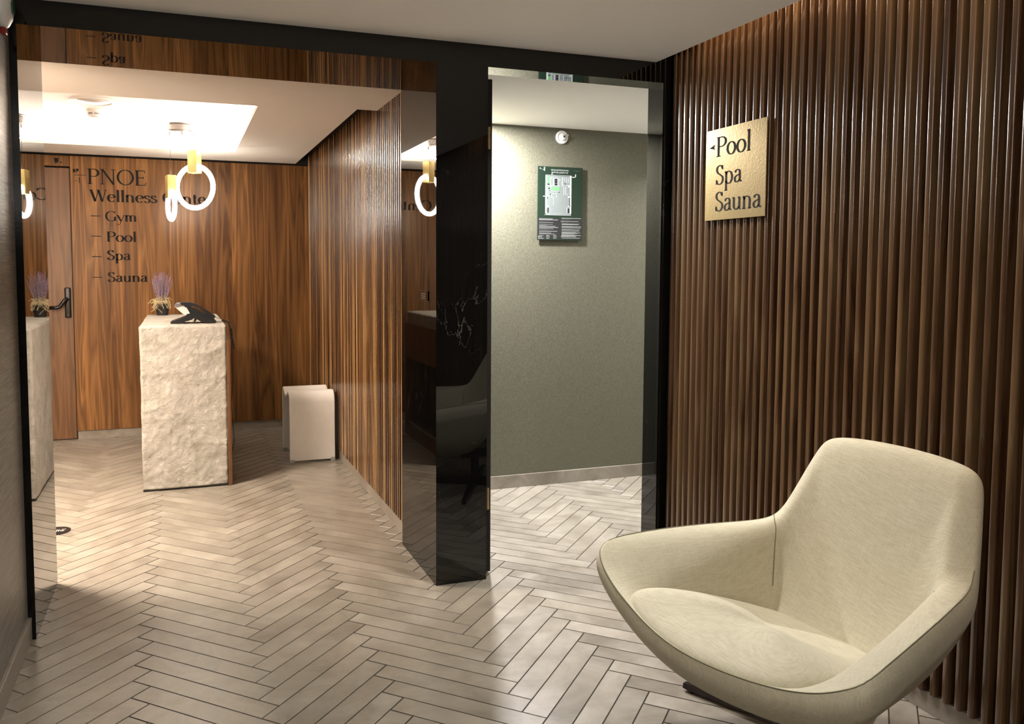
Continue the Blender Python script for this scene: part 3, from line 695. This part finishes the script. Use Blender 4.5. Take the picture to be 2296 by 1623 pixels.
for v in bm.verts:
    P = v.co.copy(); d = Vector((0, 0, 0)); rr_ = rough(P, None)
    ex = min(P.x-DX0, DX1-P.x); ey = min(P.y-DY0, DY1-P.y); ez = DZ1-P.z
    if P.y < DY0+1e-4: d.y += -rr_-.004
    if P.y > DY1-1e-4: d.y += rr_
    if P.x < DX0+1e-4: d.x += -rr_*.35
    if P.z > DZ1-1e-4: d.z += -.001*abs(noise.noise(P*20))
    # chipped, softly worn arrises
    cnt = (P.y < DY0+1e-4)+(P.y > DY1-1e-4)+(P.x < DX0+1e-4)+(P.x > DX1-1e-4)+(P.z > DZ1-1e-4)
    if cnt >= 2:
        c = .007+.007*abs(noise.noise(P*9))
        if P.y < DY0+1e-4: d.y += c
        if P.y > DY1-1e-4: d.y -= c
        if P.x < DX0+1e-4: d.x += c
        if P.x > DX1-1e-4: d.x -= c*.4
        if P.z > DZ1-1e-4: d.z -= c
    v.co = P+d
me = bpy.data.meshes.new('stone_block'); bm.to_mesh(me); bm.free(); me.materials.append(M['stone'])
for p in me.polygons: p.use_smooth = True
o = bpy.data.objects.new('stone_block', me); col.objects.link(o); o.parent = t; o.matrix_parent_inverse = t.matrix_world.inverted()
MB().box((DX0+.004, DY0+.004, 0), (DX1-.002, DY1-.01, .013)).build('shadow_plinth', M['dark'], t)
SX0, SX1 = DX1-.001, -.752
MB().box((SX0, DY0+.004, .0), (SX1, 3.385, .10)).build('kick_board', M['doorwood'], t)
MB().box((SX0, DY0+.004, .665), (SX1, 3.385, .955)).build('upper_panel', M['doorwood'], t)
MB().box((SX0, DY0+.004, .101), (SX1, 2.145, .664)).build('side_stile', M['doorwood'], t)
MB().box((SX0, 3.345, .101), (SX1, 3.385, .664)).build('side_stile', M['doorwood'], t)
g = MB(); g.box((-1.20, 2.148, .108), (SX0, 3.350, .118)); g.box((-1.20, 2.148, .656), (SX0, 3.350, .664)); g.box((-1.21, 2.148, .108), (-1.20, 3.350, .664)); g.box((-1.20, 2.142, .108), (SX0, 2.150, .664)); g.box((-1.20, 3.346, .108), (SX0, 3.354, .664))
g.build('niche', M['doorwood'], t)

# ---- lavender
t = thing('lavender_pot', 'small black pot of purple lavender with pale moss on the stone desk', 'plant', (-1.178, 3.29, 1.053))
MB().lathe([(.036, 1.052), (.040, 1.054), (.052, 1.125), (.054, 1.128), (.054, 1.138), (.049, 1.139), (.047, 1.120), (.0005, 1.118)], 32, T=Matrix.Translation((-1.178, 3.29, 0))).build('pot', M['pot'], t, autos=.6)
random.seed(11)
gs, gl = MB(), MB()
for k in range(95):
    a = random.uniform(0, 2*PI); rr_ = math.sqrt(random.random()); tip = .115*rr_
    h_ = .255*random.uniform(.72, 1.0)*(1-.14*rr_**2)
    b0 = Vector((-1.178+.022*rr_*math.cos(a), 3.29+.022*rr_*math.sin(a), 1.13)); b1 = Vector((-1.178+tip*.72*math.cos(a), 3.29+tip*.72*math.sin(a), 1.13+h_))
    mid = b0.lerp(b1, .45)+Vector((random.uniform(-.006, .006), random.uniform(-.006, .006), .0))
    gs.tube([b0, mid, b1], [.0011, .001, .0008], 4)
    st = random.uniform(.30, .5)
    n = 7
    for j in range(n):
        f = st+(1.0-st)*j/(n-1); P = (b0.lerp(mid, f/.45) if f < .45 else mid.lerp(b1, (f-.45)/.55))
        w_ = .0030*(1-.5*j/(n-1)); dr = (b1-mid).normalized()
        an = random.uniform(0, PI)
        off = Vector((math.cos(an), math.sin(an), 0))*.0012
        gl.tube([P-dr*.007+off, P+off*2, P+dr*.010], [.0008, w_, .0006], 5)
gs.build('stem', M['stem'], t)['kind'] = 'stuff'
gl.build('blossom', M['lav'], t)['kind'] = 'stuff'
g = MB()
for k in range(105):
    a = random.uniform(0, 2*PI); r1 = random.uniform(.02, .05); r2 = r1+random.uniform(.012, .075)*random.random(); z0 = 1.145+random.uniform(-.005, .034); dz = -.085*random.random()**1.6+.006
    P = [Vector((-1.178+r1*math.cos(a), 3.29+r1*math.sin(a), z0))]
    for j in range(1, 5):
        f = j/4; aa = a+random.uniform(-.5, .5); r_ = max(r1+(r2-r1)*f, .056 if z0+dz*f < 1.14 else 0)
        P.append(Vector((-1.178+r_*math.cos(aa), 3.29+r_*math.sin(aa), z0+dz*f*f+.012*math.sin(f*PI))))
    g.tube(P, .0014, 4)
g.build('moss', M['moss'], t)['kind'] = 'stuff'

# ---- telephone (side view: receiver side towards the room)
t = thing('desk_telephone', 'black desk telephone with its handset on the front edge of the stone desk', 'telephone', (-.98, 2.32, 1.053))
TY0, TY1 = 2.22, 2.40
def tp(x, y):   # close-up crop of the phone (320..560, 590..780, x8.54) -> x,z on the plane y=2.30
    px = 320+x/8.54; py = 590+y/8.54
    return (-1.109+(px-383)*.00296, 1.0525+(723.0-py)*.00302)
def prof(pts): return [tp(*p) for p in pts]
MB().prism(prof([(800, 780), (830, 800), (1000, 880), (1170, 975), (1300, 1060), (1350, 1105), (1330, 1128), (1200, 1130), (1090, 1110), (940, 1030), (880, 960), (830, 860)]), TY0, TY1, 'Y').build('body', M['blackplastic'], t)
MB().prism(prof([(606, 820), (720, 800), (820, 830), (890, 950), (800, 985), (740, 945), (660, 870)]), TY0+.01, TY1-.01, 'Y').build('screen_hood', M['lightplastic'], t)
MB().prism(prof([(606, 805), (640, 768), (720, 760), (740, 800), (620, 828)]), TY0+.004, TY1-.004, 'Y').build('screen_bezel', M['greyplastic'], t)
MB().prism(prof([(880, 950), (960, 1030), (900, 1070), (790, 1100), (730, 1150), (700, 1152), (540, 1135), (525, 1125), (560, 1095), (700, 1050), (790, 1010), (820, 960)]), TY0+.01, TY1-.01, 'Y').build('stand', M['blackplastic'], t)
MB().prism(prof([(960, 1040), (1000, 1060), (970, 1105), (935, 1130), (950, 1090)]), TY0+.02, TY1-.02, 'Y').build('foot', M['blackplastic'], t)
hs = prof([(706, 752), (760, 738), (880, 742), (1000, 780), (1100, 840), (1220, 920), (1310, 985), (1335, 1020), (1300, 1050), (1230, 1010), (1170, 990), (1150, 940), (1090, 870), (1000, 820), (920, 815), (850, 825), (800, 835), (770, 800), (720, 785)])
MB().prism(hs, TY0-.004, TY0+.046, 'Y').build('handset', M['blackplastic'], t)
g = MB(); pts = []
c0 = [tp(1330, 1030), tp(1480, 1075)]
pts = [Vector((c0[0][0], TY0+.02, c0[0][1])), Vector((c0[1][0], TY0+.02, c0[1][1]))]
path = [Vector((-.795, 2.26, 1.066)), Vector((-.770, 2.27, 1.064)), Vector((-.748, 2.28, 1.050)), Vector((-.735, 2.29, 1.02)), Vector((-.728, 2.30, .97)), Vector((-.722, 2.31, .93)), Vector((-.716, 2.32, .87))]
def resample(path, n):
    seg = [0]
    for i in range(1, len(path)): seg.append(seg[-1]+(path[i]-path[i-1]).length)
    out = []
    for k in range(n):
        s_ = seg[-1]*k/(n-1)
        for i in range(1, len(path)):
            if s_ <= seg[i]+1e-9: out.append(path[i-1].lerp(path[i], (s_-seg[i-1])/max(seg[i]-seg[i-1], 1e-6))); break
    return out
P = resample(path, 420); hel = []
for i, p in enumerate(P):
    d_ = (P[min(i+1, len(P)-1)]-P[max(i-1, 0)]).normalized(); a_ = Vector((0, 1, 0)); b_ = d_.cross(a_).normalized()
    an = i*.52; hel.append(p+(a_*math.cos(an)+b_*math.sin(an))*.0062)
g.tube(pts+[hel[0]], .0012, 6); g.tube(hel, .0019, 5)
g.tube([Vector((-.85, 2.33, 1.056)), Vector((-.775, 2.33, 1.057)), Vector((-.747, 2.33, 1.045)), Vector((-.738, 2.33, .98)), Vector((-.728, 2.34, .90)), Vector((-.735, 2.33, .8)), Vector((-.725, 2.32, .66)), Vector((-.738, 2.32, .5)), Vector((-.728, 2.33, .35)), Vector((-.722, 2.35, .24)), Vector((-.733, 2.36, .17)), Vector((-.742, 2.35, .2))], .0022, 6)
g.build('cord', M['blackplastic'], t)

# ---- basket with towels standing in the niche side of the desk
t = thing('towel_basket', 'wicker basket of rolled towels in the niche of the stone desk', 'basket', (-.93, 2.62, .118))
Tb = Matrix.Translation((-.93, 2.62, .118))
g = MB()
for k in range(30):
    a = 2*PI*k/30; g.tube([(.082*math.cos(a), .082*math.sin(a), .003), (.112*math.cos(a), .112*math.sin(a), .34)], .003, 5, T=Tb)
for k in range(17):
    z = .006+k*.0205; r_ = .084+.03*k/16
    g.tube([(r_*math.cos(2*PI*i/28), r_*math.sin(2*PI*i/28), z) for i in range(29)], .0032, 5, T=Tb)
g.build('weave', M['wicker'], t)
MB().lathe([(.0005, .002), (.08, .002), (.08, .006), (.0005, .006)], 24, T=Tb).build('base', M['wicker'], t)
for k, (x_, y_) in enumerate(((-.045, .0), (.04, .035), (.035, -.045))):
    MB().lathe([(.0005, .01), (.036, .012), (.038, .36), (.030, .405), (.0005, .41)], 20, T=Tb @ Matrix.Translation((x_, y_, 0))).build('towel', M['towel'], t, smooth=True)

# ---- white stool: one folded sheet, saddle top
t = thing('stool', 'white folded-sheet stool with a saddle seat beside the slatted wall', 'stool', (-.15, 2.8, 0))
TH = .024
def arcp(cy, cz, r, a0, a1, n=10): return [(cy+r*math.cos(math.radians(a0+(a1-a0)*i/n)), cz+r*math.sin(math.radians(a0+(a1-a0)*i/n))) for i in range(n+1)]
outer = [(2.572, .012)]+arcp(2.652, .437, .080, 180, 90)+[(2.69, .514), (2.73, .495), (2.775, .476), (2.82, .468), (2.865, .474), (2.905, .492), (2.935, .507)]+arcp(2.955, .440, .070, 85, 0)+[(3.025, .012)]
def offs(P, d):
    out = []
    for i, p in enumerate(P):
        a = P[max(i-1, 0)]; b = P[min(i+1, len(P)-1)]; dx, dy = b[0]-a[0], b[1]-a[1]; l = math.hypot(dx, dy)
        out.append((p[0]+dy/l*d, p[1]-dx/l*d))
    return out
inner = offs(outer, TH)
g = MB(); g.prism(outer+inner[::-1], -.322, .006, 'X')
ss = g.build('shell', M['stoolw'], t, autos=.6)
bvm = ss.modifiers.new('b', 'BEVEL'); bvm.width = .004; bvm.segments = 2; bvm.limit_method = 'ANGLE'; bvm.angle_limit = 1.0
for x_ in (-.318, -.024):
    for y_ in (2.570, 3.000): MB().box((x_-.002, y_, 0), (x_+.030, y_+.028, .026), bev=.002).build('foot_pad', M['clear'], t)

# ---- black floor disc by the left reveal
t = thing('floor_disc', 'black round floor outlet cover with pale marking beside the left marble reveal', 'outlet', (-1.705, 1.41, 0))
MB().lathe([(.075, 0), (.075, .0035), (.068, .005), (.0005, .005)], 40, T=Matrix.Translation((-1.705, 1.41, 0))).build('cover', M['blacksatin'], t, autos=.4)
g = MB()
for a, b in (((-1.70, 1.385), (-1.697, 1.43)), ((-1.69, 1.385), (-1.687, 1.425)), ((-1.705, 1.405), (-1.665, 1.409)), ((-1.68, 1.39), (-1.66, 1.394)), ((-1.675, 1.42), (-1.655, 1.424))):
    g.box((a[0], a[1], .005), (b[0], b[1], .0055))
g.build('marking', M['lightplastic'], t)

# ================================================================== ARMCHAIR
th = .10208; OX, OY = .7216, -1.6210
t = thing('armchair', 'beige green linen swivel armchair with flared arms standing before the slatted wall', 'chair', (OX, OY, 0))
Fv = Vector((-math.cos(th), -math.sin(th), 0)); Wv = Vector((math.sin(th), -math.cos(th), 0))
def cl(d, s, z): return Vector((OX, OY, 0))+Fv*d+Wv*s+Vector((0, 0, z))
# half cage: columns from front centre round to back centre; rows from the inner pan to the underside
# each entry: (d, s, z)
SEAM = [(.590, .0, .437), (.578, .12, .440), (.560, .22, .449), (.545, .33, .470), (.530, .43, .508), (.497, .500, .558), (.38, .476, .575), (.22, .435, .588), (.06, .385, .594), (-.075, .338, .598), (-.115, .322, .640), (-.150, .302, .715), (-.182, .276, .798), (-.205, .258, .850), (-.213, .232, .877), (-.219, .12, .888), (-.221, .0, .891)]
INT  = [(.570, .0, .428), (.558, .12, .432), (.542, .22, .441), (.524, .31, .462), (.505, .40, .498), (.462, .440, .540), (.36, .412, .560), (.21, .372, .576), (.07, .330, .598), (-.048, .297, .612), (-.085, .288, .650), (-.122, .272, .718), (-.160, .254, .798), (-.184, .240, .846), (-.192, .218, .872), (-.198, .11, .884), (-.200, .0, .887)]
WALL = [(.550, .0, .405), (.538, .12, .408), (.515, .22, .418), (.490, .285, .440), (.450, .318, .468), (.410, .325, .478), (.32, .312, .488), (.20, .296, .516), (.08, .278, .556), (-.022, .262, .585), (-.055, .255, .628), (-.085, .242, .68), (-.118, .226, .745), (-.142, .212, .785), (-.150, .19, .80), (-.158, .10, .81), (-.160, .0, .81)]
PAN  = [(.50, .0, .36), (.49, .10, .36), (.475, .19, .37), (.455, .262, .385), (.43, .295, .40), (.40, .306, .40), (.31, .305, .385), (.20, .293, .36), (.09, .280, .340), (.0, .262, .325), (-.008, .245, .335), (-.012, .22, .345), (-.014, .19, .355), (-.016, .16, .36), (-.018, .13, .36), (-.02, .07, .36), (-.02, .0, .36)]
FLO  = [(.38, .0, .31), (.375, .06, .31), (.365, .11, .31), (.35, .15, .315), (.33, .175, .32), (.30, .19, .32), (.25, .19, .31), (.19, .185, .30), (.14, .175, .29), (.10, .16, .285), (.09, .14, .285), (.085, .12, .285), (.08, .10, .285), (.08, .08, .285), (.08, .06, .285), (.08, .03, .285), (.08, .0, .285)]
BAND = [(.600, .0, .400), (.588, .12, .403), (.572, .22, .410), (.558, .33, .430), (.545, .440, .472), (.512, .520, .530), (.388, .494, .548), (.22, .452, .560), (.055, .398, .570), (-.090, .348, .580), (-.128, .326, .640), (-.160, .306, .715), (-.195, .284, .795), (-.222, .266, .850), (-.230, .238, .883), (-.236, .12, .896), (-.238, .0, .899)]
BLOW = [(.568, .0, .352), (.556, .12, .354), (.538, .22, .360), (.520, .32, .375), (.510, .428, .415), (.482, .508, .478), (.368, .482, .498), (.21, .442, .510), (.045, .393, .522), (-.092, .350, .537), (-.140, .322, .610), (-.175, .302, .700), (-.210, .280, .785), (-.238, .262, .838), (-.248, .232, .870), (-.254, .12, .882), (-.256, .0, .886)]
UND1 = [(.44, .0, .295), (.435, .10, .295), (.425, .20, .30), (.415, .29, .315), (.40, .36, .345), (.375, .405, .385), (.30, .395, .395), (.18, .37, .40), (.04, .335, .405), (-.075, .300, .415), (-.135, .285, .49), (-.175, .268, .58), (-.205, .248, .66), (-.228, .228, .72), (-.236, .20, .75), (-.24, .10, .76), (-.242, .0, .76)]
UND2 = [(.30, .0, .235), (.295, .07, .235), (.285, .14, .24), (.275, .20, .25), (.26, .24, .265), (.24, .27, .285), (.19, .27, .29), (.12, .26, .29), (.03, .24, .29), (-.04, .215, .295), (-.075, .20, .34), (-.10, .18, .40), (-.125, .165, .46), (-.14, .15, .50), (-.145, .13, .52), (-.15, .07, .53), (-.15, .0, .53)]
UND3 = [(.20, .0, .205), (.19, .04, .205), (.18, .08, .205), (.17, .105, .205), (.16, .12, .207), (.145, .13, .21), (.12, .135, .21), (.09, .13, .21), (.06, .12, .21), (.04, .105, .215), (.02, .10, .225), (.01, .09, .235), (.0, .08, .245), (.0, .07, .25), (.0, .06, .255), (.0, .03, .255), (.0, .0, .255)]
rows = [FLO, PAN, WALL, INT, SEAM, BAND, BLOW, UND1, UND2, UND3]
NC = len(SEAM)
verts, idx = [], []
for R_ in rows:
    r = []
    for c in range(NC): verts.append(cl(*R_[c])); r.append(len(verts)-1)
    left = [None]*NC
    for c in range(NC):
        if c in (0, NC-1): left[c] = r[c]
        else: d_, s_, z_ = R_[c]; verts.append(cl(d_, -s_, z_)); left[c] = len(verts)-1
    idx.append(r+left[1:-1][::-1])
n = len(idx[0]); fc = []
for a in range(len(rows)-1):
    for k in range(n): fc.append((idx[a][k], idx[a][(k+1) % n], idx[a+1][(k+1) % n], idx[a+1][k]))
for R_ in (idx[0], idx[-1]):
    c = sum((verts[i] for i in R_), Vector())/n; verts.append(c); ci = len(verts)-1
    for k in range(n): fc.append((R_[k], R_[(k+1) % n], ci) if R_ is idx[0] else (R_[(k+1) % n], R_[k], ci))
me = bpy.data.meshes.new('shell'); me.from_pydata([tuple(v) for v in verts], [], fc); me.update()
bm = bmesh.new(); bm.from_mesh(me)
cr = bm.edges.layers.float.new('crease_edge'); bm.verts.ensure_lookup_table()
def crease(a, b, w_):
    e_ = bm.edges.get((bm.verts[a], bm.verts[b]))
    if e_: e_[cr] = w_
for k in range(n):
    crease(idx[4][k], idx[4][(k+1) % n], .7); crease(idx[6][k], idx[6][(k+1) % n], .6)
for col_ in (9, n-9):
    for a, b in ((1, 2), (2, 3)): crease(idx[a][col_], idx[b][col_], .75)
bmesh.ops.recalc_face_normals(bm, faces=bm.faces); bm.to_mesh(me); bm.free()
me.materials.append(M['fabric'])
for p_ in me.polygons: p_.use_smooth = True
o = bpy.data.objects.new('shell', me); col.objects.link(o); o.parent = t; o.matrix_parent_inverse = t.matrix_world.inverted()
sb = o.modifiers.new('s', 'SUBSURF'); sb.levels = 2; sb.render_levels = 3
# seam piping along front and arms, and the two folds between arms and back, laid on the finished surface
dg = bpy.context.evaluated_depsgraph_get(); dg.update(); ev = o.evaluated_get(dg); inv = ev.matrix_world.inverted()
def on_surface(P, lift=.0004):
    out = []
    for p_ in P:
        ok, loc_, nor_, _ = ev.closest_point_on_mesh(inv @ p_)
        out.append(ev.matrix_world @ (loc_+nor_*lift))
    return out
def smooth_line(P, it=3):
    for _ in range(it):
        Q = [P[0]]
        for a, b in zip(P[:-1], P[1:]): Q += [a.lerp(b, .25), a.lerp(b, .75)]
        P = Q+[P[-1]]
    return P
line = [cl(p[0], -p[1], p[2]) for p in SEAM[1:11][::-1]]+[cl(*p) for p in SEAM[:11]]
g = MB(); g.tube(on_surface(smooth_line(line)), .0017, 6); g.build('piping', M['piping'], t, smooth=True)
for sg, k0 in ((1, 2), (-1, 0)):
    pts_ = [cl(p[0], sg*p[1], p[2]) for p in ((-.085, .318, .600), (-.052, .300, .610), (-.030, .270, .585), (-.018, .268, .50), (-.015, .270, .40), (.0, .262, .315))][k0:]
    MB().tube(on_surface(smooth_line(pts_, 2)), .0014, 6).build('fold_seam', M['piping'], t, smooth=True)
# seat cushion: crowned pad
CB = [(.588, .0, .438), (.576, .12, .441), (.558, .215, .450), (.532, .295, .464), (.475, .322, .462), (.40, .322, .448), (.27, .312, .418), (.13, .296, .378), (.02, .272, .345), (-.012, .235, .338), (-.022, .14, .338), (-.024, .0, .338)]
def ringpts(f, lift, low):
    cd_, out = .29, []
    P = CB+[(p[0], -p[1], p[2]) for p in CB[1:-1][::-1]]
    for d_, s_, z_ in P:
        zz = z_+lift
        out.append(cl(cd_+(d_-cd_)*f, s_*f, zz*1.0 if not low else z_-.05))
    return out
verts = []; ring_idx = []
for f, lift, low in ((.90, 0, True), (.99, -.030, False), (1.0, -.004, False), (.94, .012, False), (.78, .026, False), (.55, .034, False), (.28, .038, False)):
    R_ = ringpts(f, lift, low)
    if f < .9:
        zm = sum(p.z for p in R_)/len(R_)
        R_ = [Vector((p.x, p.y, p.z+(zm-p.z)*(.9-f)*.45)) for p in R_]
    ring_idx.append(list(range(len(verts), len(verts)+len(R_)))); verts += R_
n = len(ring_idx[0]); fc = []
for a in range(len(ring_idx)-1):
    for k in range(n): fc.append((ring_idx[a][k], ring_idx[a][(k+1) % n], ring_idx[a+1][(k+1) % n], ring_idx[a+1][k]))
for R_ in (ring_idx[0], ring_idx[-1]):
    c = sum((verts[i] for i in R_), Vector())/n; verts.append(c); ci = len(verts)-1
    for k in range(n): fc.append((R_[k], R_[(k+1) % n], ci))
g = MB(); g.v = [tuple(v) for v in verts]; g.f = fc
o = g.build('seat_cushion', M['fabric'], t, smooth=True); sb = o.modifiers.new('s', 'SUBSURF'); sb.levels = 2; sb.render_levels = 3
# swivel base: column and four slim blades
BC = Vector((.745, -1.575, 0))
MB().lathe([(.034, .028), (.034, .05), (.026, .06), (.026, .20), (.05, .205), (.05, .225), (.0005, .226)], 28, T=Matrix.Translation(BC)).build('column', M['steel'], t, autos=.5)
MB().box((-.11, -.09, .203), (.11, .09, .222), T=Matrix.Translation(BC), bev=.004).build('mounting_plate', M['steel'], t)
for k in range(4):
    a = math.atan2(.885, -.466)+k*PI/2
    T = Matrix.Translation(BC) @ Matrix.Rotation(a, 4, 'Z')
    vs_ = []
    for x_, w_, z0, z1 in ((0, .024, .020, .056), (.15, .022, .018, .050), (.34, .018, .013, .040), (.455, .014, .010, .030), (.475, .011, .011, .026)):
        vs_ += [(x_, -w_, z0), (x_, w_, z0), (x_, w_*.75, z1), (x_, -w_*.75, z1)]
    fs_ = [(3, 2, 1, 0), (16, 17, 18, 19)]+[(i*4+j, i*4+(j+1) % 4, (i+1)*4+(j+1) % 4, (i+1)*4+j) for i in range(4) for j in range(4)]
    MB().add(vs_, fs_, T).build('leg', M['steel'], t, autos=.4)
    MB().lathe([(.010, 0), (.011, .003), (.010, .012), (.0005, .012)], 14, T=T @ Matrix.Translation((.45, 0, 0))).build('glide', M['blackplastic'], t)
